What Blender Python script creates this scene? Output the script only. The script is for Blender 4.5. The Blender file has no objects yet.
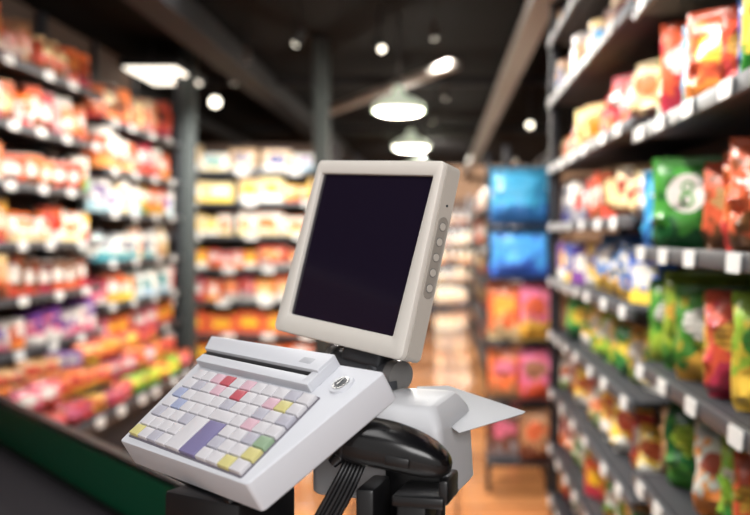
import bpy, bmesh, random
from math import *
from mathutils import Matrix, Vector, noise as mnoise
random.seed(7)
scene=bpy.context.scene
col=scene.collection
try:
    scene.view_settings.view_transform='Standard'
except Exception: pass

# ---------------------------------------------------------------- materials
def lin(c):
    return tuple(((x/255)/12.92 if x/255<=0.04045 else ((x/255+0.055)/1.055)**2.4) for x in c)+(1,)
def mat(name,c,rough=.5,metal=0,emit=None,es=0,noise=0.06,scale=30,bump=0,coat=0,spec=.5):
    m=bpy.data.materials.new(name); m.use_nodes=True; nt=m.node_tree; b=nt.nodes['Principled BSDF']
    b.inputs['Roughness'].default_value=rough; b.inputs['Metallic'].default_value=metal
    b.inputs['Specular IOR Level'].default_value=spec
    b.inputs['Coat Weight'].default_value=coat
    tc=nt.nodes.new('ShaderNodeTexCoord'); n=nt.nodes.new('ShaderNodeTexNoise'); n.inputs['Scale'].default_value=scale
    n.inputs['Detail'].default_value=3
    nt.links.new(tc.outputs['Object'],n.inputs['Vector'])
    r=nt.nodes.new('ShaderNodeMapRange'); r.inputs['To Min'].default_value=1-noise; r.inputs['To Max'].default_value=1+noise
    nt.links.new(n.outputs['Fac'],r.inputs['Value'])
    mx=nt.nodes.new('ShaderNodeVectorMath'); mx.operation='SCALE'; l=lin(c); mx.inputs[0].default_value=l[:3]
    nt.links.new(r.outputs['Result'],mx.inputs['Scale']); nt.links.new(mx.outputs[0],b.inputs['Base Color'])
    if bump:
        bp=nt.nodes.new('ShaderNodeBump'); bp.inputs['Strength'].default_value=bump; bp.inputs['Distance'].default_value=.002
        nt.links.new(n.outputs['Fac'],bp.inputs['Height']); nt.links.new(bp.outputs[0],b.inputs['Normal'])
    if emit:
        b.inputs['Emission Color'].default_value=lin(emit); b.inputs['Emission Strength'].default_value=es
    return m

COL=dict(red=(200,34,28),orange=(232,108,22),yellow=(240,190,45),green=(62,150,45),darkgreen=(20,85,40),blue=(30,105,190),
 navy=(40,52,130),purple=(110,62,145),pink=(225,105,135),white=(232,228,220),teal=(55,150,155),brown=(105,55,30),
 cream=(230,200,145),black=(30,26,30),lime=(155,190,45),skyblue=(45,160,218),grey=(140,140,148),tan=(185,135,88),paleblue=(165,200,215),emblem=(20,85,40))
def pmat(a,b,c,glass=.3):
    key='pack_%s_%s_%s'%(a,b,c)
    if key in bpy.data.materials: return bpy.data.materials[key]
    m=bpy.data.materials.new(key); m.use_nodes=True; nt=m.node_tree; N=nt.nodes; L=nt.links; bs=N['Principled BSDF']
    bs.inputs['Roughness'].default_value=glass
    tc=N.new('ShaderNodeTexCoord'); sp=N.new('ShaderNodeSeparateXYZ'); L.new(tc.outputs['Generated'],sp.inputs[0])
    def M(op,x,y=None,z=None):
        n=N.new('ShaderNodeMath'); n.operation=op
        for i,v in enumerate((x,y,z)):
            if v is None: continue
            if isinstance(v,(int,float)): n.inputs[i].default_value=v
            else: L.new(v,n.inputs[i])
        return n.outputs[0]
    def mix(f,x,y):
        n=N.new('ShaderNodeMix'); n.data_type='RGBA'; L.new(f,n.inputs['Factor'])
        for s,v in ((6,x),(7,y)):
            if isinstance(v,tuple): n.inputs[s].default_value=v
            else: L.new(v,n.inputs[s])
        return n.outputs[2]
    oi=N.new('ShaderNodeObjectInfo')
    vo=N.new('ShaderNodeTexVoronoi'); vo.inputs['Scale'].default_value=4.5
    ad=N.new('ShaderNodeVectorMath'); ad.operation='ADD'; L.new(tc.outputs['Generated'],ad.inputs[0]); L.new(oi.outputs['Random'],ad.inputs[1])
    L.new(ad.outputs[0],vo.inputs['Vector'])
    nz=N.new('ShaderNodeTexNoise'); nz.inputs['Scale'].default_value=3.5; L.new(ad.outputs[0],nz.inputs['Vector'])
    wob=M('MULTIPLY',M('SUBTRACT',nz.outputs['Fac'],.5),.9)
    emb=(c=='emblem')
    def rr_(cx,cz,rx,rz):
        ex=M('DIVIDE',M('SUBTRACT',sp.outputs[0],cx),rx); ez=M('DIVIDE',M('SUBTRACT',sp.outputs[2],cz),rz)
        return M('ADD',M('MULTIPLY',ex,ex),M('MULTIPLY',ez,ez))
    rad=rr_(.5,.6,.29,.22) if emb else rr_(.48,.6,.36,.17)
    el=M('LESS_THAN',M('ADD',rad,M('MULTIPLY',wob,0 if emb else 3)),.9)
    band=M('LESS_THAN',M('ADD',sp.outputs[2],wob),.26)
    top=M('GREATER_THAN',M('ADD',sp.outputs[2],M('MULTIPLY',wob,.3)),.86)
    blot=M('LESS_THAN',vo.outputs['Distance'],.33)
    c1=mix(blot,lin(COL[a]),lin(tuple(int((x*2+y)/3) for x,y in zip(COL[c],COL[a]))))
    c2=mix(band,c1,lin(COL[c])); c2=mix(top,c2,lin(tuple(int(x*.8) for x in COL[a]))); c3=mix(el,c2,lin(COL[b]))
    if emb:
        for cz,s in ((.668,.066),(.53,.082)):
            ring=M('LESS_THAN',M('ABSOLUTE',M('SUBTRACT',rr_(.5,cz,s*1.25,s),.68)),.36); c3=mix(ring,c3,lin(COL[a]))
    else:
        pr=M('LESS_THAN',M('ABSOLUTE',M('SUBTRACT',M('FRACT',M('MULTIPLY',M('ADD',sp.outputs[2],M('MULTIPLY',wob,.12)),15)),.5)),.2)
        c3=mix(M('MULTIPLY',M('MULTIPLY',el,pr),.55),c3,lin(tuple(int(x*.5) for x in COL[a])))
    hs=N.new('ShaderNodeHueSaturation'); L.new(c3,hs.inputs['Color'])
    hs.inputs['Saturation'].default_value=.94
    L.new(M('ADD',.48,M('MULTIPLY',oi.outputs['Random'],.04)),hs.inputs['Hue'])
    L.new(M('ADD',.76,M('MULTIPLY',oi.outputs['Random'],.42)),hs.inputs['Value'])
    L.new(hs.outputs[0],bs.inputs['Base Color'])
    return m

# ---------------------------------------------------------------- helpers
def obj(name,me,parent=None,loc=(0,0,0),rot=(0,0,0),M=None):
    o=bpy.data.objects.new(name,me); col.objects.link(o)
    if parent: o.parent=parent
    if M is not None: o.matrix_local=M
    else: o.location=loc; o.rotation_euler=rot
    return o
def empty(name,loc=(0,0,0),rot=(0,0,0),M=None,**kw):
    o=obj(name,None,None,loc,rot,M); o.empty_display_size=.1
    for k,v in kw.items(): o[k]=v
    return o
def tag(o,label,cat,**kw):
    o['label']=label; o['category']=cat
    for k,v in kw.items(): o[k]=v
    return o
def bm_box(bm,c,s,bev=0,seg=2,mi=0,M=None):
    r=bmesh.ops.create_cube(bm,size=1); vs=r['verts']
    bmesh.ops.scale(bm,vec=s,verts=vs)
    fs=list({f for v in vs for f in v.link_faces})
    for f in fs: f.material_index=mi
    if bev:
        es=list({e for v in vs for e in v.link_edges})
        r=bmesh.ops.bevel(bm,geom=es,offset=bev,segments=seg,affect='EDGES',profile=.5)
        vs=list({v for f in r['faces'] for v in f.verts}|{v for v in vs if v.is_valid})
        for f in r['faces']: f.material_index=mi
    if M is not None: bmesh.ops.transform(bm,matrix=M,verts=vs)
    bmesh.ops.translate(bm,vec=c,verts=vs)
    return vs
def bm_cyl(bm,p0,p1,r0,r1=None,seg=20,mi=0):
    r1=r0 if r1 is None else r1
    p0=Vector(p0);p1=Vector(p1);d=p1-p0
    r=bmesh.ops.create_cone(bm,cap_ends=True,segments=seg,radius1=r0,radius2=r1,depth=d.length)
    q=d.to_track_quat('Z','Y').to_matrix().to_4x4()
    bmesh.ops.transform(bm,matrix=Matrix.Translation((p0+p1)/2)@q,verts=r['verts'])
    for f in {f for v in r['verts'] for f in v.link_faces}: f.material_index=mi
def mesh(bm,name,mats,smooth=True,ang=35):
    me=bpy.data.meshes.new(name); bmesh.ops.recalc_face_normals(bm,faces=bm.faces)
    for f in bm.faces: f.smooth=smooth
    if smooth:
        for e in bm.edges:
            if len(e.link_faces)==2 and e.calc_face_angle(0)>radians(ang): e.smooth=False
    bm.to_mesh(me); bm.free()
    for m in mats: me.materials.append(m)
    return me
def boxm(name,c,s,m,bev=0):
    bm=bmesh.new(); bm_box(bm,c,s,bev); return mesh(bm,name,[m])
def loft(bm,rings,cap=True,mi=0,closed=True):
    L=[[bm.verts.new(p) for p in r] for r in rings]; n=len(L[0])
    for a,b in zip(L[:-1],L[1:]):
        for i in range(n if closed else n-1):
            j=(i+1)%n
            f=bm.faces.new((a[i],a[j],b[j],b[i])); f.material_index=mi
    if cap:
        f=bm.faces.new(L[0][::-1]); f.material_index=mi
        f=bm.faces.new(L[-1]); f.material_index=mi
    return L
def lathe(bm,prof,seg=16,mis=None):
    rings=[[(r*cos(2*pi*i/seg),r*sin(2*pi*i/seg),z) for i in range(seg)] for r,z in prof]
    L=loft(bm,rings)
    if mis:
        bm.faces.ensure_lookup_table()
        for k in range(len(prof)-1):
            for i in range(seg): bm.faces[k*seg+i].material_index=mis[k]
        bm.faces[-1].material_index=mis[-1]
def tube(name,pts,r,m,parent=None):
    cu=bpy.data.curves.new(name,'CURVE'); cu.dimensions='3D'; cu.bevel_depth=r; cu.bevel_resolution=4; cu.resolution_u=10
    s=cu.splines.new('BEZIER'); s.bezier_points.add(len(pts)-1)
    for b,p in zip(s.bezier_points,pts): b.co=p; b.handle_left_type=b.handle_right_type='AUTO'
    cu.materials.append(m); cu.use_fill_caps=True
    o=bpy.data.objects.new(name,cu); col.objects.link(o)
    dg=bpy.context.evaluated_depsgraph_get(); me=bpy.data.meshes.new_from_object(o.evaluated_get(dg))
    bpy.data.objects.remove(o)
    for p in me.polygons: p.use_smooth=True
    return obj(name,me,parent)

# ---------------------------------------------------------------- base materials
m_white=mat('casing_white',(209,204,196),.42,noise=.015,scale=900,bump=.1)
m_side=mat('casing_shell_white',(186,180,171),.45,noise=.015,scale=900,bump=.1)
m_kb=mat('keyboard_white',(200,202,208),.42,noise=.015,scale=900,bump=.1)
m_brk=mat('housing_light_grey',(190,191,194),.45,noise=.015,scale=900,bump=.1)
m_tray=mat('tray_grey_white',(176,178,182),.55,noise=.02,scale=300)
m_gap=mat('keyboard_well_grey',(100,96,106),.6)
m_screen=mat('screen_glass',(26,20,34),.09,noise=.05,scale=3)
m_black=mat('black_plastic',(20,20,22),.35)
m_gloss=mat('semi_gloss_black',(12,12,14),.24,coat=.1)
m_satin=mat('satin_black',(14,14,16),.42)
m_rub=mat('black_cable_rubber',(24,24,27),.4)
m_greyp=mat('grey_plastic',(112,110,108),.4)
m_dgrey=mat('dark_grey_metal',(70,72,76),.4,metal=.3)
m_steel=mat('steel',(190,190,190),.25,metal=1)
m_shelf=mat('shelf_metal_dark',(42,43,48),.55,metal=.2,spec=.3)
m_shelfedge=mat('shelf_edge_grey',(80,83,88),.45,metal=.3)
m_back=mat('shelf_back_dark',(82,66,58),.8,spec=.2)
m_tag=mat('price_tag_paper',(212,212,210),.6,spec=.2)
m_ceil=mat('ceiling_black',(12,10,11),.9,noise=.3,scale=2,spec=.1)
m_beam=mat('beam_grey',(158,156,152),.6,spec=.2)
m_beamd=mat('beam_dark',(32,32,35),.7,spec=.2)
m_post=mat('post_grey_green',(62,68,68),.65,spec=.3)
m_wall=mat('wall_warm',(150,116,90),.8,noise=.2,scale=1.5)
m_green=mat('counter_green',(9,76,50),.35,noise=.08,scale=6)
m_belt=mat('conveyor_rubber',(27,23,29),.75,noise=.12,scale=200,bump=.4,spec=.2)
m_lamp=mat('lamp_emitter',(255,255,255),.5,emit=(255,248,232),es=11)
m_small=mat('small_lamp_emitter',(255,255,255),.5,emit=(255,246,225),es=5)
m_panel=mat('panel_emitter',(255,255,255),.5,emit=(255,246,228),es=2.4)
m_lampshade=mat('lamp_shade_enamel',(200,212,192),.35,emit=(228,238,212),es=.45)
m_floor=bpy.data.materials.new('floor_polished_tile'); m_floor.use_nodes=True
nt=m_floor.node_tree; b=nt.nodes['Principled BSDF']; tc=nt.nodes.new('ShaderNodeTexCoord'); br=nt.nodes.new('ShaderNodeTexBrick')
br.inputs['Scale'].default_value=1; br.inputs['Color1'].default_value=lin((228,158,102)); br.inputs['Color2'].default_value=lin((206,134,82))
br.inputs['Mortar'].default_value=lin((150,94,58)); br.inputs['Mortar Size'].default_value=.014; br.offset=0
br.inputs['Brick Width'].default_value=.6; br.inputs['Row Height'].default_value=.6
nt.links.new(tc.outputs['Object'],br.inputs['Vector']); nt.links.new(br.outputs['Color'],b.inputs['Base Color']); b.inputs['Roughness'].default_value=.12
b.inputs['Specular IOR Level'].default_value=1.0
b.inputs['Coat Weight'].default_value=.7; b.inputs['Coat Roughness'].default_value=.06

# ---------------------------------------------------------------- room shell
def struct(name,c,s,m):
    o=obj(name,boxm(name,(0,0,0),s,m),None,c); o['kind']='structure'; return o
struct('floor',(-.5,9.5,-.05),(12,24,.1),m_floor)
struct('ceiling',(-.5,9.5,3.3),(12,24,.1),m_ceil)
struct('wall_back',(-.5,21.55,1.62),(12,.1,3.24),m_wall)
struct('wall_left',(-6.55,9.5,1.62),(.1,24,3.24),m_wall)
struct('wall_right',(5.55,9.5,1.62),(.1,24,3.24),m_wall)
struct('trim_1',(-1.72,12.0,3.05),(.22,18,.18),m_beamd)
struct('trim_2',(.60,12.2,2.97),(.15,17.6,.09),m_beam)
bm=bmesh.new(); bm_box(bm,(0,0,0),(3.0,.12,.07),.02,M=Matrix.Rotation(radians(-64),4,'Z'))
o=obj('trim_3',mesh(bm,'trim_3',[mat('duct_grey',(125,120,115),.5)]),None,(-.55,8.2,2.9)); o['kind']='structure'
bm=bmesh.new(); bm_box(bm,(0,0,0),(.13,.13,3.25),.01)
o=obj('trim_4',mesh(bm,'trim_4',[m_post]),None,(-1.0,7.6,1.625)); o['kind']='structure'
struct('trim_5',(-3.2,12.0,3.1),(.12,18,.12),m_beamd)
bm=bmesh.new(); bm_box(bm,(0,0,0),(.12,.12,3.25),.01)
o=obj('trim_6',mesh(bm,'trim_6',[m_post]),None,(-2.24,8.02,1.625)); o['kind']='structure'
struct('trim_7',(-.5,8.9,3.12),(4.6,.08,.08),m_beamd)
struct('trim_8',(-.5,12.9,3.12),(4.6,.08,.08),m_beamd)

# ---------------------------------------------------------------- products
def inview(x,y,z,m=60):
    px=440+900*x/y; py=235-900*(z-1.6)/y
    return -m<px<750+m and -m-40<py<515+m
def me_bag(w,h,t,m,seed):
    bm=bmesh.new(); n=28; rings=[]
    prof=((0,.05,.93),(.03,.09,.95),(.07,.4,.99),(.14,.72,1),(.24,.93,1),(.35,1,.985),(.46,1,.97),(.58,.95,.965),(.7,.82,.975),(.8,.62,.985),(.88,.38,.99),(.925,.12,1),(.96,.05,1),(1,.05,.99))
    for v,tt,ww in prof:
        ring=[]
        for i in range(n):
            a=2*pi*i/n; ca,sa=cos(a),sin(a)
            x=copysign(abs(ca)**.65,ca)*w/2*ww; y=copysign(abs(sa)**.95,sa)*t/2*tt
            k=mnoise.noise(Vector((x*22+seed*7.3,v*7,seed+sa)))
            k2=mnoise.noise(Vector((x*55+seed*3.1,v*16,seed*2+sa)))
            amp=tt*.19*t+.005
            ring.append((x*(1+.04*k),y+(k*1.4+k2*.9)*amp,v*h+(.006*k2 if 0<v else 0)))
        rings.append(ring)
    loft(bm,rings); return mesh(bm,'snack_bag',[m],ang=50)
def me_bottle(r,h,m,cap):
    bm=bmesh.new()
    P=[(r*.9,0),(r,.02*h),(r,.2*h),(r*.93,.24*h),(r,.28*h),(r,.58*h),(r*.85,.68*h),(r*.42,.82*h),(r*.36,.88*h),(r*.45,.885*h),(r*.45,.985*h),(r*.38,h)]
    lathe(bm,P,14,[0]*8+[1]*4); return mesh(bm,'drink_bottle',[m,cap])
def me_jar(r,h,m,cap):
    bm=bmesh.new()
    P=[(r*.88,0),(r,.05*h),(r,.7*h),(r*.85,.78*h),(r*.9,.79*h),(r*.92,.98*h),(r*.86,h)]
    lathe(bm,P,16,[0]*3+[1]*4); return mesh(bm,'jar',[m,cap])
def me_box(w,h,d,m,cap):
    bm=bmesh.new(); bm_box(bm,(0,0,h*.485),(w,d,h*.97),.004,1)
    bm_box(bm,(0,0,h*.97+.002),(w*.96,d*.5,.008),.001,1,mi=1)
    bm_box(bm,(0,-d/2-.001,h*.45),(w*.6,.003,h*.25),0,mi=1)
    return mesh(bm,'carton',[m,cap])
cache={}
def prod(kind,cols,size):
    v=random.randint(0,1) if kind=='bag' else 0
    key=(kind,cols,size,v)
    if key in cache: return cache[key]
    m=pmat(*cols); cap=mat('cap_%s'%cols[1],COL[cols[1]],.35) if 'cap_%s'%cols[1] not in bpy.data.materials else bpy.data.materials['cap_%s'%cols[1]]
    w,h=size
    if kind=='bag': me=me_bag(w,h,min(w*.4,.11),m,len(cache)*1.37)
    elif kind=='bottle': me=me_bottle(w/2,h,m,cap)
    elif kind=='jar': me=me_jar(w/2,h,m,cap)
    else: me=me_box(w,h,min(.1,w*.6),m,cap)
    cache[key]=me; return me
NM=dict(bag='snack_bag',bottle='drink_bottle',jar='food_jar',box='carton')
DESC=dict(bag='glossy %s snack bag with %s label',bottle='%s drink bottle with %s cap',jar='%s food jar with %s lid',box='%s carton with %s front panel')
CN=dict(darkgreen='dark green',skyblue='light blue',lime='light green',navy='navy blue',paleblue='pale blue')
def put(kind,cols,size,loc,rz,group,where,sc=1):
    if not inview(*loc): return
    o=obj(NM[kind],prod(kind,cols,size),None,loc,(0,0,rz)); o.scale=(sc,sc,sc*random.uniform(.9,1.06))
    lab=DESC[kind]%(CN.get(cols[0],cols[0]),CN.get(cols[1],cols[1]))+' '+where
    if cols[2]=='emblem': lab='large green snack bag with round white emblem '+where
    tag(o,lab,{'bag':'snack bag','bottle':'bottle','jar':'jar','box':'box'}[kind],group=group)
    return o

# ---------------------------------------------------------------- gondola
def tagmesh():
    bm=bmesh.new(); pts=[]
    for cx,cz,a0 in ((.036,-.012,-90),(.036,.012,0),(-.036,.012,90),(-.036,-.012,180)):
        for k in range(4):
            a=radians(a0+30*k); pts.append((cx+.009*cos(a),cz+.009*sin(a)))
    loft(bm,[[(x,-.002,z) for x,z in pts],[(x,.002,z) for x,z in pts]]); return mesh(bm,'price_tag',[m_tag],False)
tagme=tagmesh()
def gondola(base,rz,length,depth,height,shelves,label,tagstep,tagw=1.0,tagskip=(),posts=(1,1),eh=.042):
    E=empty('shelving_unit',base,(0,0,rz)); tag(E,label,'store shelf')
    bm=bmesh.new(); bm_box(bm,(length/2,depth-.015,height/2),(length,.03,height)); obj('back_panel',mesh(bm,'back_panel',[m_back]),E)
    nb=max(1,round(length/1.05))
    for i in range(nb+1):
        x=min(max(length*i/nb,.026),length-.026)
        obj('upright',boxm('upright',(x,depth-.04,height/2),(.05,.05,height),m_shelf,.004),E)
        if (i==0 and posts[0]) or (i==nb and posts[1]): obj('front_post',boxm('front_post',(x,.02,height/2),(.045,.045,height),m_shelf,.004),E)
    obj('base_plinth',boxm('base_plinth',(length/2,depth/2,.05),(length-.06,depth-.06,.1),m_shelf,.003),E)
    for k,z in enumerate(shelves):
        bm=bmesh.new(); bm_box(bm,(length/2,depth/2-.01,-.0095),(length-.02,depth-.04,.019),.002)
        bm_box(bm,(length/2,-.008,-.016),(length-.01,.014,eh),.003,mi=1)
        s=obj('shelf',mesh(bm,'shelf',[m_shelf,m_shelfedge]),E,(0,0,z))
        if k in tagskip: continue
        x=.12+random.random()*.1
        while x<length-.08:
            t=obj('price_tag',tagme,s,(x,-.02,-.018),(radians(-4),0,0)); t.scale=(tagw,1,tagw)
            x+=tagstep*(.75+.5*random.random())
    return E
def fill(base,rz,x0,x1,z,kinds,pal,size,group,where,yoff=.1,gap=.01,turn=0,jit=.1,runs=(1,2,2,3),seq=None):
    c,s=cos(rz),sin(rz); x=x0
    run=0;cur=None;k=0
    while True:
        if run<=0:
            cur=(random.choice(kinds),random.choice(pal),random.choice(size)); run=random.choice(runs)
        if seq: cur=(cur[0],seq[k%len(seq)],random.choice(size)); k+=1
        run-=1
        w,h=cur[2]; sc=random.uniform(.9,1.08)
        tt=turn if cur[0] in('bag','box') else 0
        ww=w*sc*cos(tt)+.02*abs(sin(tt))
        if x+ww>x1: break
        lx,ly=x+ww/2,yoff+random.uniform(-.012,.02)
        put(cur[0],cur[1],cur[2],(base[0]+c*lx-s*ly,base[1]+s*lx+c*ly,z),rz+tt+random.uniform(-jit,jit),group,where,sc)
        x+=ww+gap+(random.random()<.06)*.05

RZ=radians(-90)
B1=(.63,5.15,0); zs1=(.14,.42,.74,1.06,1.36,1.66,1.98,2.36,2.70)
gondola(B1,RZ,2.26,.45,3.1,zs1,'tall dark metal supermarket shelving full of packaged food',.36,1.0,posts=(1,0))
B2=(.63,2.88,0); zs2=(.14,.48,.84,1.2,1.56,1.93,2.32)
gondola(B2,RZ,1.75,.45,3.1,zs2,'dark metal supermarket shelving with snack bags and price tags',.28,1.0,posts=(0,1))
W1='on metal shelf'
P=lambda *a:[tuple(x.split('/')) for x in a]
rows1={.14:(['bag'],P('orange/white/red','green/yellow/white','tan/white/brown')),
 .42:(['bag','box'],P('green/white/yellow','orange/yellow/red','white/green/lime','yellow/cream/tan','white/red/orange')),
 .74:(['bag'],P('red/white/orange','orange/cream/yellow','white/orange/lime','lime/white/green','yellow/red/white')),
 1.06:(['bag'],P('green/yellow/darkgreen','yellow/green/white','lime/white/green','yellow/white/lime')),
 1.36:(['bag','box'],P('navy/white/purple','purple/yellow/white','yellow/navy/white','blue/white/yellow','white/blue/purple')),
 1.66:(['box','bag'],P('brown/cream/red','grey/white/navy','red/white/brown','cream/red/brown','white/red/grey')),
 1.98:(['bag','box'],P('red/white/orange','orange/red/cream','cream/orange/brown','red/cream/brown','white/brown/tan')),
 2.36:(['bag','jar'],P('brown/cream/tan','blue/tan/brown','green/white/brown','tan/white/brown','skyblue/cream/brown')),
 2.70:(['bag','box'],P('brown/tan/black','tan/brown/black','black/tan/brown'))}
for z,(k,p) in rows1.items():
    fill(B1,RZ,.04,2.24,z,k,p,[(.17,.19),(.2,.23),(.14,.17),(.12,.21)],'packages on the long aisle shelving',W1,yoff=.11,turn=radians(30),gap=.002,runs=(1,1,2))
G2='snack bags on the near aisle shelving'
rows2={.14:P('red/white/orange','lime/white/green'),
 .48:P('orange/yellow/red','skyblue/white/navy','white/orange/yellow','yellow/red/white'),
 .84:P('tan/white/brown','darkgreen/lime/green','yellow/red/orange','white/red/orange','lime/white/green','orange/yellow/green','red/white/yellow'),
 1.2:P('green/white/lime','lime/yellow/green','green/white/yellow','yellow/green/lime','orange/yellow/red','lime/green/yellow'),
 1.93:P('green/skyblue/white','orange/white/red','skyblue/white/green','red/yellow/orange','orange/yellow/red','blue/white/skyblue','yellow/red/green'),
 2.32:P('blue/white/skyblue','orange/white/red')}
S2=[(.27,.27),(.22,.25),(.30,.29)]
for z,p in rows2.items():
    fill(B2,RZ,.0,1.72,z,['bag'],p,S2 if z>1.1 else [(.2,.22),(.24,.26),(.17,.2)],G2,W1,yoff=.15,turn=radians(54 if z>1.1 else 46),runs=(1,),gap=-.014,seq=p,jit=.15)
put('bag',('skyblue','white','blue'),(.2,.25),(.72,2.78,1.56),radians(-40),G2,W1)
put('bag',('green','white','emblem'),(.205,.28),(.705,2.55,1.56),radians(-24),G2,W1)
fill(B2,RZ,.44,1.72,1.56,['bag'],P('red/white/tan'),S2,G2,W1,yoff=.17,turn=radians(50),runs=(1,),gap=-.014,seq=P('red/tan/brown','orange/white/red','red/white/brown','tan/red/brown'),jit=.15)

# display stand
E=empty('display_stand',(.3,5.5,0)); tag(E,'black metal display stand with blue and orange bags','display rack')
for x in (0,.37): obj('post',boxm('post',(x,.1,1.05),(.03,.03,2.1),m_shelf,.003),E)
for z in (1.67,1.34,.96,.6,.22):
    obj('shelf',boxm('shelf',(.185,.02,-.006),(.39,.2,.012),m_shelf,.002),E,(0,0,z))
disp=((1.67,('skyblue/skyblue/blue',),(.36,.33)),(1.34,('skyblue/skyblue/blue',),(.36,.3)),(.96,('orange/yellow/cream','pink/orange/yellow'),(.2,.34)),(.6,('orange/pink/tan','pink/tan/orange'),(.2,.31)),(.22,('brown/pink/grey','tan/orange/brown'),(.2,.33)))
for z,ps,sz in disp:
    for i in range(len(ps)):
        put('bag',tuple(ps[i].split('/')),sz,((.485 if len(ps)==1 else .39+.19*i),5.5-.03*i*(len(ps)>1),z),random.uniform(-.3,.3),'bags on the end display stand','on display stand')
B3=(.5,16,0)
gondola(B3,RZ,9,.45,2.3,(.14,.6,1.05,1.5,1.9),'long dark shelving run further along the aisle',1.2,tagskip=(0,1,2,3,4))
for z in (.14,.6,1.05,1.5,1.9):
    fill(B3,RZ,.1,8.9,z,['box','bag'],P('grey/white/tan','brown/cream/red','white/tan/grey','red/white/orange','tan/white/brown'),[(.3,.34),(.34,.3)],'packages on the shelving beyond the display','on distant shelving',yoff=.13,gap=.12)
BE=(-.9,19.5,0)
gondola(BE,0,3.0,.5,2.4,(.14,.6,1.0,1.4,1.8,2.1),'pale lit shelving across the end of the aisle',1,tagskip=range(6))
for z in (.14,.6,1.0,1.4,1.8):
    fill(BE,0,.8,2.9,z,['box','bottle'],P('white/cream/tan','white/grey/tan','cream/white/orange','tan/white/brown'),[(.2,.34),(.16,.3)],'pale packages at the aisle end','on end shelving',yoff=.12,gap=.02)
BL=(-.95,10.1,0)
gondola(BL,radians(90),7.3,.45,2.1,(.14,.6,1.05,1.5,1.85),'long shelving run on the other side of the aisle',1.2,tagskip=range(5))

# LEFT gondolas
RL=radians(90)
B4=(-2.28,4.2,0)
gondola(B4,RL,1.85,.45,3.1,(.14,.97,1.26,1.56,1.88,2.2,2.54),'dark metal shelving packed with jars bottles and packets',.42,1.25,tagskip=(0,),posts=(1,0))
B4b=(-2.28,6.07,0)
gondola(B4b,RL,1.85,.45,3.1,(.14,.52,.86,1.12,1.42,1.76,2.06,2.40),'dark metal shelving stocked with cartons and hanging packets',.45,1.25,tagskip=(0,),posts=(0,1))
rows4={.97:(['bag','box','jar'],P('purple/white/pink','red/white/orange','pink/purple/white','orange/red/yellow','white/purple/pink'),[(.12,.18),(.14,.16),(.2,.2)]),
 1.26:(['box','bottle','jar'],P('red/white/orange','orange/cream/brown','white/orange/pink','white/teal/paleblue','paleblue/white/red','brown/white/red'),[(.1,.22),(.14,.18),(.18,.23)]),
 1.56:(['bottle','box','jar'],P('yellow/white/red','white/orange/cream','orange/red/white','orange/white/red','paleblue/white/grey'),[(.1,.24),(.09,.2),(.16,.19)]),
 1.88:(['box','bottle'],P('white/tan/green','orange/teal/white','white/yellow/paleblue','orange/white/brown','teal/cream/yellow'),[(.1,.24),(.14,.25),(.2,.17)]),
 2.2:(['box','jar','bag'],P('orange/white/red','red/white/brown','orange/cream/brown','yellow/orange/red','white/orange/red'),[(.12,.24),(.11,.26),(.19,.2)]),
 2.54:(['jar','bottle','bag'],P('brown/orange/red','orange/brown/tan','tan/orange/brown','red/cream/brown'),[(.12,.26),(.13,.28),(.18,.24)])}
for z,(k,p,s) in rows4.items():
    fill(B4,RL,.06,1.82,z,k,p,s,'groceries on the side shelving','on side shelf',yoff=.1,gap=.012,turn=radians(-30),runs=(1,1,2,3))
rows4b={.52:(['bag'],P('lime/white/green','orange/yellow/red','purple/white/pink'),[(.16,.2),(.2,.22)]),
 .86:(['bag','box'],P('orange/yellow/red','red/white/orange','pink/white/red'),[(.14,.16),(.2,.18)]),
 1.12:(['box','bag'],P('purple/white/pink','red/pink/white','orange/white/yellow','white/teal/paleblue'),[(.14,.22),(.22,.2)]),
 1.42:(['box','bottle'],P('white/grey/teal','orange/white/cream','red/white/cream','paleblue/white/cream','cream/white/tan'),[(.12,.26),(.24,.22)]),
 1.76:(['bag','box'],P('white/yellow/cream','yellow/white/green','white/purple/paleblue','orange/white/yellow'),[(.18,.24),(.26,.19)]),
 2.06:(['bag','jar'],P('orange/white/red','white/orange/yellow','red/white/orange','orange/cream/white'),[(.16,.25),(.22,.27)]),
 2.40:(['bag','box'],P('orange/brown/red','cream/orange/red','brown/cream/orange'),[(.2,.28),(.16,.24),(.26,.32)])}
for z,(k,p,s) in rows4b.items():
    fill(B4b,RL,.06,1.82,z,k,p,s,'groceries on the taller side shelving','on side shelf',yoff=.11,gap=.015,turn=radians(-34),jit=.2,runs=(1,1,2))
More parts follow.
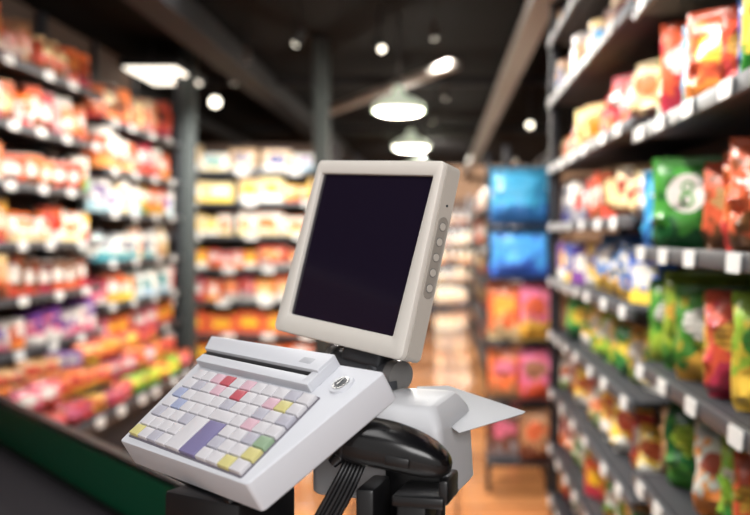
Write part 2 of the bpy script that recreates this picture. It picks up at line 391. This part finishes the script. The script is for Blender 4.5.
# sloping low display bin
E=empty('display_bin',(-1.84,4.3,0),(0,0,RL)); tag(E,'low dark display bin with sloping tiers and price tags','display rack')
LB=2.5
obj('bin_base',boxm('bin_base',(LB/2,.2,.26),(LB,.38,.52),m_shelf,.004),E)
bm=bmesh.new(); pf=[(0,.52),(0,.60),(.12,.60),(.12,.70),(.245,.70),(.245,.80),(.372,.80),(.372,.52)]
loft(bm,[[(0,y,z) for y,z in pf],[(LB,y,z) for y,z in pf]])
obj('stepped_tray',mesh(bm,'stepped_tray',[m_shelf],False),E)
lipo=obj('front_lip',boxm('front_lip',(LB/2,-.012,.60),(LB,.02,.07),m_shelfedge,.003),E)
x=.1
while x<LB:
    t=obj('price_tag',tagme,lipo,(x,-.026,.60),(radians(-10),0,0)); t.scale=(1.3,1,1.3); x+=random.uniform(.25,.42)
for yy,zz,pal in ((.065,.60,P('orange/yellow/red','red/pink/brown','yellow/orange/red','lime/yellow/green')),(.185,.70,P('red/white/pink','pink/white/red','orange/red/yellow')),(.31,.80,P('orange/yellow/red','tan/red/orange','red/orange/yellow','purple/white/pink'))):
    fill((-1.84,4.3,0),RL,.04,LB-.03,zz,['bag'],pal,[(.16,.13),(.14,.14),(.18,.15)],'small packets in the low display bin','in low display bin',yoff=yy,gap=.01,turn=radians(-28))

# PERPENDICULAR shelving
B5=(-3.4,9.5,0)
zs5=(.2,.55,.9,1.25,1.6,1.95,2.28)
gondola(B5,0,2.3,.45,2.6,zs5,'shelving across the cross aisle with orange and yellow packets',.5,1.5)
rows5={.2:P('orange/yellow/red','orange/white/orange'),.55:P('orange/yellow/orange','orange/orange/yellow'),.9:P('red/white/orange','orange/cream/white','red/orange/white'),
 1.25:P('white/red/cream','orange/yellow/white','red/white/orange'),1.6:P('cream/yellow/white','yellow/white/orange','white/orange/cream'),1.95:P('yellow/white/orange','cream/yellow/white','cream/white/yellow'),
 2.28:P('white/purple/paleblue','white/teal/cream','cream/navy/white')}
for z,p in rows5.items():
    fill(B5,0,.62,2.25,z,['box','bag'],p,[(.38,.27),(.3,.24)] if z<.8 else [(.12,.18),(.16,.26),(.3,.22),(.22,.28)],'packets on the cross aisle shelving','on cross aisle shelf',yoff=.12,gap=.01,runs=(1,1,2))

# ---------------------------------------------------------------- lamps
def pendant(x,y,z,r):
    E=empty('pendant_lamp',(x,y,z)); tag(E,'round enamel pendant lamp glowing warm white over the aisle','lamp',group='pendant lamps over the aisle')
    bm=bmesh.new(); n=28
    prof=[(r*.98,-.02),(r,0),(r*.95,.03),(r*.6,.075),(r*.25,.1),(r*.2,.16),(.03,.17)]
    loft(bm,[[(a*cos(2*pi*i/n),a*sin(2*pi*i/n),h) for i in range(n)] for a,h in prof],cap=False)
    obj('lamp_shade',mesh(bm,'lamp_shade',[m_lampshade]),E)
    bm=bmesh.new(); loft(bm,[[(a*cos(2*pi*i/n),a*sin(2*pi*i/n),h) for i in range(n)] for a,h in ((r*.3,-.05),(r*.8,-.04),(r*.93,-.015),(r*.9,0))])
    obj('diffuser',mesh(bm,'diffuser',[m_lamp]),E)
    bm=bmesh.new(); bm_cyl(bm,(0,0,.16),(0,0,3.25-z),.008); obj('cord',mesh(bm,'cord',[m_black]),E)
    L=bpy.data.lights.new('lamp','POINT'); L.energy=60; L.color=(1,.93,.8); L.shadow_soft_size=.05
    o=bpy.data.objects.new('lamp_light',L); col.objects.link(o); o.parent=E; o.location=(0,0,-.12)
for y,r in ((6.75,.195),(9.6,.2),(12.6,.2),(15.6,.2)): pendant(-.31,y,2.55,r)
def spot(x,y,z,tx,ty,tz,e,c=(1,.95,.88),ang=95):  # some of these spots are added to brighten shelves, floor and aisle end
    E=empty('track_spotlight',(x,y,z)); tag(E,'small black ceiling track spotlight switched on','lamp',group='track spotlights on the ceiling')
    d=(Vector((tx,ty,tz))-Vector((x,y,z))).normalized()
    bm=bmesh.new(); bm_cyl(bm,-d*.06,d*.05,.024,.030)
    obj('spot_body',mesh(bm,'spot_body',[m_black]),E)
    bm=bmesh.new(); bm_cyl(bm,(0,0,0),(0,0,3.25-z),.006); obj('mounting_rod',mesh(bm,'mounting_rod',[m_black]),E)
    bm=bmesh.new(); bm_cyl(bm,d*.05,d*.056,.024); obj('spot_lens',mesh(bm,'spot_lens',[m_small]),E)
    L=bpy.data.lights.new('spot','SPOT'); L.energy=e; L.spot_size=radians(ang); L.spot_blend=.8; L.color=c; L.shadow_soft_size=.04
    o=bpy.data.objects.new('spot_light',L); col.objects.link(o); o.parent=E; o.location=d*.08; o.rotation_euler=d.to_track_quat('-Z','Y').to_euler()
spot(-1.0,5.0,3.0,-2.4,5.3,1.1,225)
spot(-1.0,6.4,3.0,-2.4,6.8,1.1,225)
spot(-1.5,7.0,3.0,-2.0,9.5,1.0,430,ang=75)
spot(-1.9,8.3,3.05,-2.1,9.7,1.2,140)
spot(-.43,6.4,2.95,.6,4.4,1.0,180)
spot(-.35,3.6,3.0,.7,4.2,.7,200)
spot(-.35,2.4,3.0,.75,2.7,.8,180)
spot(0.05,9.5,3.1,.3,11,.6,320)
spot(-.04,6.7,3.12,-.1,8.6,0,500,ang=80)
spot(-.1,11.5,3.1,-.1,13.5,0,500,ang=80)
spot(-.2,15,3.1,.0,19.5,1.3,2900)
spot(-.2,4.5,3.0,.45,5.6,.8,190,ang=50)
E=empty('ceiling_light_panel',(-2.45,8.0,3.0)); tag(E,'square glowing fluorescent ceiling light panel','lamp')
obj('panel_frame',boxm('panel_frame',(0,0,.05),(.5,.9,.06),m_beamd,.01),E)
obj('diffuser',boxm('diffuser',(0,0,.012),(.44,.82,.02),m_panel,.005),E)
for yy in(-.35,.35):
    bm=bmesh.new(); bm_cyl(bm,(0,yy,.07),(0,yy,.25),.01); obj('suspension_rod',mesh(bm,'suspension_rod',[m_black]),E)
for (x,y,z,r) in ((-2.2,8.8,2.9,.05),(.9,9.0,2.7,.03)):
    E=empty('globe_lamp',(x,y,z)); tag(E,'small glowing globe lamp hanging from the ceiling','lamp',group='globe lamps')
    bm=bmesh.new(); bmesh.ops.create_uvsphere(bm,u_segments=16,v_segments=10,radius=r); obj('globe',mesh(bm,'globe',[m_small]),E)
    bm=bmesh.new(); bm_cyl(bm,(0,0,r*.8),(0,0,r+.04),r*.5); obj('lamp_fitting',mesh(bm,'lamp_fitting',[m_black]),E)
    bm=bmesh.new(); bm_cyl(bm,(0,0,r+.04),(0,0,3.25-z),.008); obj('cord',mesh(bm,'cord',[m_black]),E)
def area(x,y,z,sx,sy,e,c=(1,.97,.93),rot=(0,0,0)):  # area lights out of view, added to light terminal and shelves; no fixture
    L=bpy.data.lights.new('offscreen_area','AREA'); L.shape='RECTANGLE'; L.size=sx; L.size_y=sy; L.energy=e; L.color=c
    o=bpy.data.objects.new('offscreen_area_light',L); col.objects.link(o); o.location=(x,y,z); o.rotation_euler=rot
area(-.9,0.3,3.1,1.6,1.6,34,(1,.98,.97))
area(.6,-1.6,2.5,1.6,1.2,58,(1,.98,.97),rot=(radians(66),0,radians(14)))  # fill added behind the camera to lift the terminal's front faces
area(-.1,3.4,3.2,.4,3.6,56)
area(-1.5,4.4,3.2,.4,2.0,38)
w=bpy.data.worlds.new('world'); scene.world=w; w.use_nodes=True
w.node_tree.nodes['Background'].inputs[0].default_value=(1,.965,.935,1); w.node_tree.nodes['Background'].inputs[1].default_value=.56

# ---------------------------------------------------------------- checkout counter
p0=Vector((-.65,2.2,0)); dr=Vector((-.66,.75,0)).normalized(); ang=atan2(dr.y,dr.x)
E=empty('checkout_counter',tuple(p0),(0,0,ang)); tag(E,'checkout counter with black conveyor belt and green side panel','counter')
x0,x1=-1.75,2.0
def cbox(name,c,s,m,bev=.004): return obj(name,boxm(name,c,s,m,bev),E)
cbox('cabinet',((x0+x1)/2,.44,.41),(x1-x0,.86,.82),m_dgrey)
cbox('green_side_panel',((x0+x1)/2,-.01,.49),(x1-x0,.03,.98),m_green)
cbox('top_rail',((x0+x1)/2,-.012,.993),(x1-x0,.038,.014),m_black,.005)
cbox('conveyor_belt',((-.75+x1)/2,.42,.838),(x1+.75-.02,.78,.03),m_belt,.01)
cbox('belt_edge_trim',((-.75+x1)/2,.018,.840),(x1+.75,.02,.03),m_black,.003)
cbox('end_plate',((x0-.76)/2,.44,.88),(-.76-x0,.82,.03),m_steel,.004)
cbox('end_block',((x0-.76)/2,.44,.842),(-.76-x0,.82,.046),m_dgrey,.004)

# ---------------------------------------------------------------- monitor
Mm=Matrix.Translation((-.109,1.15,1.582))@Matrix.Rotation(radians(-45.5),4,'Z')@Matrix.Rotation(radians(-14.5),4,'X')@Matrix.Rotation(radians(3.7),4,'Y')
E=empty('touch_monitor',M=Mm); tag(E,'off-white touch monitor with dark blank screen on tilting neck','monitor')
def rrect(hb,ht,z0,z1,r,ins,y,n=6):
    pts=[]
    cs=[(hb-ins,z0+ins,-90),(ht-ins,z1-ins,0),(-(ht-ins),z1-ins,90),(-(hb-ins),z0+ins,180)]
    rr=max(r-ins*.5,.001)
    for cx,cz,a0 in cs:
        ccx=cx-copysign(rr,cx); ccz=cz+(rr if cz<0 else -rr)
        for i in range(n+1):
            a=radians(a0+90*i/n); pts.append((ccx+rr*cos(a),y,ccz+rr*sin(a)))
    return pts
HB,HT,Z0,Z1=.133,.1275,-.123,.119
bm=bmesh.new()
seq=[(.008,.034),(.003,.0330),(.0006,.0310),(0,.0085),(.0010,.0081),(.0010,.0073),(0,.0069),(0,.0026),(.0006,.0008),(.0018,0)]
rings=[rrect(HB,HT,Z0,Z1,.009,i,y) for i,y in seq]
rings+=[rrect(.1095,.1145,-.099,.1015,.004,-.001,0),rrect(.1085,.1135,-.098,.1005,.003,0,.0012),rrect(.108,.113,-.0975,.1,.003,0,.006)]
L=[[bm.verts.new(p) for p in r] for r in rings]; n=len(L[0])
for k,(a,b_) in enumerate(zip(L[:-1],L[1:])):
    for i in range(n):
        f=bm.faces.new((a[i],a[(i+1)%n],b_[(i+1)%n],b_[i])); f.material_index=1 if k<4 else 0
bm.faces.new(L[0]).material_index=1
obj('housing',mesh(bm,'housing',[m_white,m_side]),E)
bm=bmesh.new(); bm.faces.new([bm.verts.new(p) for p in rrect(.1083,.1133,-.0978,.1003,.003,0,.0055)])
obj('screen',mesh(bm,'screen',[m_screen],False),E)
obj('rear_cover',boxm('rear_cover',(0,.048,-.01),(.17,.04,.16),m_side,.012),E)
def oval(w,h,x,n=36):
    pts=[]
    for i in range(n):
        a=2*pi*i/n; r=w/2
        pts.append((x,r*cos(a),(h/2-r)*(1 if sin(a)>0 else -1)+r*sin(a)))
    return pts
sx=.1302; BY=.0195
m_oval=mat('button_strip_grey',(146,140,132),.5)
bm=bmesh.new(); loft(bm,[oval(.0165,.100,-.002),oval(.0165,.100,.0004),oval(.0156,.0991,.0007),oval(.0144,.098,.0007),oval(.0138,.0975,.0003)])
obj('button_panel',mesh(bm,'button_panel',[m_oval]),E,(sx,BY,.004),(0,radians(-1.3),0))
for i in range(5):
    zc=.042-.0188*i
    bm=bmesh.new(); bm_cyl(bm,(-.001,0,0),(.0008,0,0),.0056,.0055,28); bm_cyl(bm,(0,0,0),(.0013,0,0),.0049,.0045,28,mi=1)
    obj('button',mesh(bm,'button',[m_greyp,m_side]),E,(sx+(.004-zc)*.0228,BY,zc))
bm=bmesh.new(); bm_cyl(bm,(0,0,0),(.001,0,0),.0015,seg=12)
obj('indicator_light',mesh(bm,'indicator_light',[m_dgrey]),E,(sx-.0016,BY,.068))
bm=bmesh.new(); bm_cyl(bm,(-.03,.042,-.142),(.085,.042,-.142),.016,seg=28); bm_box(bm,(.03,.038,-.125),(.075,.03,.03),.006,3)
obj('tilt_hinge',mesh(bm,'tilt_hinge',[m_dgrey]),E)
bm=bmesh.new(); bm_cyl(bm,(.08,.042,-.142),(.094,.042,-.142),.019,seg=28); obj('hinge_cap',mesh(bm,'hinge_cap',[m_greyp]),E)
bm=bmesh.new(); bm_cyl(bm,(-.04,.042,-.142),(-.03,.042,-.142),.019,seg=28); obj('hinge_cap',mesh(bm,'hinge_cap',[m_greyp]),E)

# ---------------------------------------------------------------- keyboard
Mk=Matrix.Translation((-.228,1.0,1.409))@Matrix.Rotation(radians(-50),4,'Z')@Matrix.Rotation(radians(31),4,'X')
E=empty('register_keyboard',M=Mk); tag(E,'white cash register keyboard with card reader slot and key lock','keyboard')
def rpoly(pts,r,z,ins=0,n=5):
    out=[]
    N=len(pts); V=[Vector(p) for p in pts]
    for i in range(N):
        a,b_,d=V[i-1],V[i],V[(i+1)%N]
        u=(a-b_).normalized(); w=(d-b_).normalized()
        bb=b_+(u+w)*ins
        half=u.angle(w)/2; t=min(r/tan(half),.4*min((a-b_).length,(d-b_).length))
        P0=bb+u*t;P2=bb+w*t
        for k in range(n+1):
            s=k/n; q=P0*(1-s)**2+bb*2*s*(1-s)+P2*s*s; out.append((q.x,q.y,z))
    return out
OUT=[(-.130,-.0935),(.157,-.0800),(.167,.0975),(-.200,.0885)]
def slab(bm,poly,r,z0,z1,bev,mi=0):
    rings=[]
    for ins,z in ((bev*1.2,z0),(0,z0+bev),(0,z1-bev),(bev*.3,z1-bev*.3),(bev,z1)):
        rings.append(rpoly(poly,r,z,ins))
    loft(bm,rings,mi=mi)
bm=bmesh.new(); slab(bm,OUT,.006,-.035,0,.002)
obj('base_case',mesh(bm,'base_case',[m_kb],ang=40),E)
bm=bmesh.new()
slab(bm,[(-.174,.0630),(.092,.0660),(.089,.0945),(-.197,.0870)],.0015,-.001,.0145,.0008)
slab(bm,[(-.168,.0430),(.096,.0462),(.0935,.0596),(-.171,.0564)],.0015,-.001,.0110,.0008)
slab(bm,[(.080,.050),(.0955,.050),(.090,.090),(.078,.090)],.001,-.001,.0112,.0008)
obj('card_reader',mesh(bm,'card_reader',[m_kb],ang=30),E)
bm=bmesh.new(); slab(bm,[(-.170,.0545),(.081,.0577),(.080,.0670),(-.172,.0640)],.001,-.001,.0100,.0002)
obj('card_slot',mesh(bm,'card_slot',[m_black]),E)
bm=bmesh.new(); slab(bm,[(.044,.073),(.068,.0733),(.068,.0822),(.044,.082)],.001,.0140,.0148,.0002)
obj('reader_label',mesh(bm,'reader_label',[mat('label_print',(172,174,180),.5)]),E)
bm=bmesh.new(); bm_cyl(bm,(0,0,-.001),(0,0,.003),.0145,.0135,32); obj('key_lock',mesh(bm,'key_lock',[m_kb]),E,(.1290,.066,0))
bm=bmesh.new(); bm_cyl(bm,(0,0,0),(0,0,.0045),.0104,.0098,28,mi=0); bm_cyl(bm,(0,0,.004),(0,0,.0049),.0074,.0074,20,mi=1); bm_box(bm,(0,0,.0051),(.0018,.009,.001),0,mi=0); obj('lock_cylinder',mesh(bm,'lock_cylinder',[m_steel,m_dgrey]),E,(.1290,.066,0))
kBL,kBR,kTL,kTR=Vector((-.1220,-.0830)),Vector((.139,-.0750)),Vector((-.147,.0360)),Vector((.1175,.0415))
def bl(u,v): return (kBL*(1-u)+kBR*u)*(1-v)+(kTL*(1-u)+kTR*u)*v
bm=bmesh.new(); q=[bl(-.006,-.012),bl(1.006,-.012),bl(1.006,1.012),bl(-.006,1.012)]
slab(bm,[tuple(p) for p in q],.003,-.001,.001,.0003); obj('key_well',mesh(bm,'key_well',[m_gap]),E)
km={k:mat('key_'+k,c,.4,noise=.02) for k,c in dict(white=(198,196,200),grey=(172,171,182),lilac=(118,112,150),red=(182,86,96),yellow=(198,190,128),green=(138,162,134),blue=(152,160,188),pink=(202,168,180)).items()}
NR=7; NK=11.
W='white'
layout=[
 [(0,1,'yellow'),(1,1,W),(2,1,'grey'),(3,1,W),(7,1,W),(8,1,W),(9,1,'yellow'),(10,1,W)],
 [(0,1,W),(1,1,W),(2,1,W),(3,1,W),(7,1,'grey'),(8,1,W),(9,1,W),(10,1,'yellow')],
 [(0,1,'grey'),(1,1,W),(2,1,W),(3,1,'grey'),(7,1,W),(8,1,W),(9,1,'grey'),(10,1,'green')],
 [(0,1,W),(1,1,'blue'),(2,1,W),(3,1,W),(4,1,W),(5,2,W),(7,1,W),(8,1,'pink'),(9,1,W),(10,1,W)],
 [(0,1,'blue'),(1,1,W),(2,2,W),(4,1,W),(5,1,'grey'),(6,1,W),(7,1,W),(8,1,'grey'),(9,1,W),(10,1,'grey')],
 [(0,1,W),(1,1,'grey'),(2,1,W),(3,1,'pink'),(4,1,W),(5,1,'red'),(6,1,W),(7,1,W),(8,1,'pink'),(9,1,'yellow'),(10,1,W)],
 [(0,1,W),(1,1,W),(2,1,'pink'),(3,1,'red'),(4,1,W),(5,1,'pink'),(6,1,W),(7,1,W),(8,1,W),(9,1,'grey'),(10,1,W)]]
def key(u0,u1,v0,v1,cn):
    gu,gv=.0030,.0062
    pts=[bl(u0+gu,v0+gv),bl(u1-gu,v0+gv),bl(u1-gu,v1-gv),bl(u0+gu,v1-gv)]
    c=sum(pts,Vector((0,0)))/4; pl=[tuple(p-c) for p in pts]
    bm=bmesh.new()
    rr=[rpoly(pl,.0008,0,0,2),rpoly(pl,.0008,.0034,.0001,2),rpoly(pl,.0010,.0044,.0006,2),rpoly(pl,.0010,.0046,.0012,2)]
    loft(bm,rr)
    obj('key',mesh(bm,'key',[km[cn]],ang=25),E,(c.x,c.y,.001))
for r,row in enumerate(layout):
    for s_,w_,cn in row: key(s_/NK,(s_+w_)/NK,r/NR,(r+1)/NR,cn)
key(4/NK,5.45/NK,0,3/NR,'white'); key(5.45/NK,7/NK,0,3/NR,'lilac')

# ---------------------------------------------------------------- stand
E=empty('register_stand',(-.13,1.05,.895)); tag(E,'black steel stand with white bracket carrying the register parts','stand')
O=Vector((-.13,1.05,.895))
def sb(name,c,s,m,bev=.004,M=None,seg=2):
    bm=bmesh.new(); bm_box(bm,Vector(c)-O,s,bev,seg,M=M); return obj(name,mesh(bm,name,[m]),E)
sb('base_plate',(-.14,1.05,.902),(.32,.22,.012),m_black)
bm=bmesh.new(); bm_cyl(bm,Vector((-.225,.97,.905))-O,Vector((-.225,.97,1.31))-O,.028); obj('column',mesh(bm,'column',[m_black]),E)
bm=bmesh.new(); bm_cyl(bm,Vector((-.07,1.07,.905))-O,Vector((-.07,1.07,1.36))-O,.025); obj('column',mesh(bm,'column',[m_black]),E)
bm=bmesh.new(); bm_cyl(bm,Vector((-.225,.97,1.18))-O,Vector((-.07,1.07,1.18))-O,.02); obj('cross_bar',mesh(bm,'cross_bar',[m_black]),E)
Rk=Matrix.Rotation(radians(-50),4,'Z')@Matrix.Rotation(radians(31),4,'X')
K0=Vector((-.228,1.0,1.409))
bm=bmesh.new(); bm_box(bm,K0+(Rk@Vector((-.005,-.02,-.041)))-O,(.19,.13,.010),.003,M=Rk)
bm_box(bm,Vector((-.222,.955,1.293))-O,(.105,.09,.08),.006,M=Matrix.Rotation(radians(-30),4,'Z'))
obj('keyboard_bracket',mesh(bm,'keyboard_bracket',[m_black]),E)
# light grey housing with flat side faces and chamfered top
bm=bmesh.new()
Mx=Matrix.Translation((-.055,1.066,0))@Matrix.Rotation(radians(-17),4,'Z')
rs=[]
lv=[(.003,1.300,1.06),(.0,1.304,1.06),(.0,1.380,1.0),(.002,1.388,1.0),(.009,1.400,1.0),(.013,1.4045,1.0),(.018,1.4065,1.0)]
for ins,z,k in lv:
    poly=[(-.084,-.052),(.075*k,-.056),(.083*k,.050),(-.080,.050)]
    rs.append([Mx@Vector((x,y,zz+.09*(y+.05)))-O for x,y,zz in rpoly(poly,.013,z,ins,6)])
loft(bm,rs)
obj('white_bracket',mesh(bm,'white_bracket',[m_brk],ang=24),E)
bm=bmesh.new(); bm_cyl(bm,Vector((-.075,1.10,1.40))-O,Vector((-.075,1.122,1.435))-O,.017,seg=24); bm_cyl(bm,Vector((-.075,1.10,1.414))-O,Vector((-.075,1.10,1.424))-O,.026,seg=28)
obj('neck_post',mesh(bm,'neck_post',[m_dgrey]),E)
bm=bmesh.new()
def tz(x,y): return 1.376-.0946*(x-.012)+.161*(y-.985)
tr=[(-.01,1.06),(.022,1.008),(.100,1.088),(.104,1.096),(.010,1.165),(-.03,1.15)]
loft(bm,[[Vector((x,y,tz(x,y)-.0009))-O for x,y in tr],[Vector((x,y,tz(x,y)))-O for x,y in tr]])
obj('side_tray',mesh(bm,'side_tray',[m_tray]),E)
bm=bmesh.new()
Rs=Matrix.Rotation(radians(-14),4,'Z')
C=Vector((-.042,.945,1.348))
bm_box(bm,C+Vector((.015,.042,-.03))-O,(.065,.02,.075),.004,M=Rs)
bm_box(bm,C+Vector((-.028,.0,-.040))-O,(.020,.06,.066),.004,M=Rs)
bm_box(bm,C+Vector((.026,-.003,-.020))-O,(.055,.060,.012),.003,M=Rs)
bm_box(bm,C+Vector((.051,-.010,-.010))-O,(.010,.050,.026),.003,M=Rs)
bm_box(bm,C+Vector((.018,.0,-.050))-O,(.032,.05,.06),.004,M=Rs)
bm_box(bm,C+Vector((-.005,.05,-.070))-O,(.07,.11,.03),.004,M=Rs)
obj('scanner_holder',mesh(bm,'scanner_holder',[m_black]),E)

# ---------------------------------------------------------------- scanner
Cs=Vector((-.050,.935,1.380)); Ms=Matrix.Translation(Cs)@Matrix.Rotation(radians(-12),4,'Z')@Matrix.Rotation(radians(8),4,'Y')
E=empty('barcode_scanner',M=Ms); tag(E,'black handheld barcode scanner lying sideways in its holder','barcode scanner')
secs=[(-.0655,.005,.005,.010,.001),(-.064,.013,.012,.018,.001),(-.058,.0190,.0180,.025,.001),(-.045,.0235,.0215,.029,.001),(-.028,.0252,.0225,.031,.000),(-.008,.0255,.0220,.031,.000),(.014,.0240,.0212,.030,-.001),(.034,.0210,.0200,.027,-.003),(.049,.0165,.0170,.023,-.005),(.058,.0120,.0130,.018,-.007),(.063,.007,.008,.012,-.008),(.0650,.003,.004,.006,-.009)]
n=32; rings=[]
def spt(x,up,dn,hy,zo,i,k=1.0):
    a=2*pi*i/n; ca,sa=cos(a),sin(a)
    return (x,copysign(abs(ca)**.75,ca)*hy*k,copysign(abs(sa)**.75,sa)*(up if sa>0 else dn)*k+zo)
for s_ in secs: rings.append([spt(*s_,i) for i in range(n)])
bm=bmesh.new(); loft(bm,rings)
for f in bm.faces:
    c=f.calc_center_median()
    if c.z< -.003-.05*c.x: f.material_index=1
o=obj('scanner_body',mesh(bm,'scanner_body',[m_gloss,m_satin],ang=180),E)
mod=o.modifiers.new('s','SUBSURF'); mod.levels=1; mod.render_levels=2
bm=bmesh.new(); loft(bm,[[spt(x,.0232,.0213,.0288,.001,i,k) for i in range(n)] for x,k in ((-.0465,.96),(-.0465,1.02),(-.0445,1.03),(-.0445,.94))],cap=False)
obj('seam_ring',mesh(bm,'seam_ring',[mat('bumper_grey',(34,34,38),.5)]),E)
obj('scan_window',boxm('scan_window',(-.0630,-.002,.001),(.005,.030,.015),mat('scan_window_glass',(30,8,12),.08),.002),E)
obj('trigger',boxm('trigger',(.014,-.0285,-.006),(.026,.006,.011),m_satin,.0025),E)
bm=bmesh.new(); bm_cyl(bm,(-.050,.004,-.014),(-.062,.002,-.030),.0085,.006,20); obj('cable_boot',mesh(bm,'cable_boot',[m_rub]),E)
for i in range(6):
    E=empty('scanner_cable',(-.09,.95,1.36)); tag(E,'thin black cable hanging beside the scanner holder','cable',group='black cables beside the scanner')
    dx=.0046*i; dy=.004*(i%2)
    tube('cable_sheath',[Vector(p)-Vector((-.09,.95,1.36)) for p in ((-.094+dx*.8,.957+dy,1.372),(-.103+dx*.9,.945+dy,1.354),(-.117+dx,.94+dy,1.328),(-.134+dx,.94+dy,1.295),(-.150+dx,.95+dy,1.24),(-.165+dx,1.0+dy,1.1))],.0027,m_rub,E)

# ---------------------------------------------------------------- camera
cam=bpy.data.cameras.new('camera'); cam.lens=43.2; cam.sensor_width=36; cam.shift_x=-65/750; cam.shift_y=-22.5/750
cam.dof.use_dof=True; cam.dof.focus_distance=1.03; cam.dof.aperture_fstop=2.9; cam.clip_start=.05
co=bpy.data.objects.new('camera',cam); col.objects.link(co); co.location=(0,0,1.6); co.rotation_euler=(radians(90),0,0)
scene.camera=co
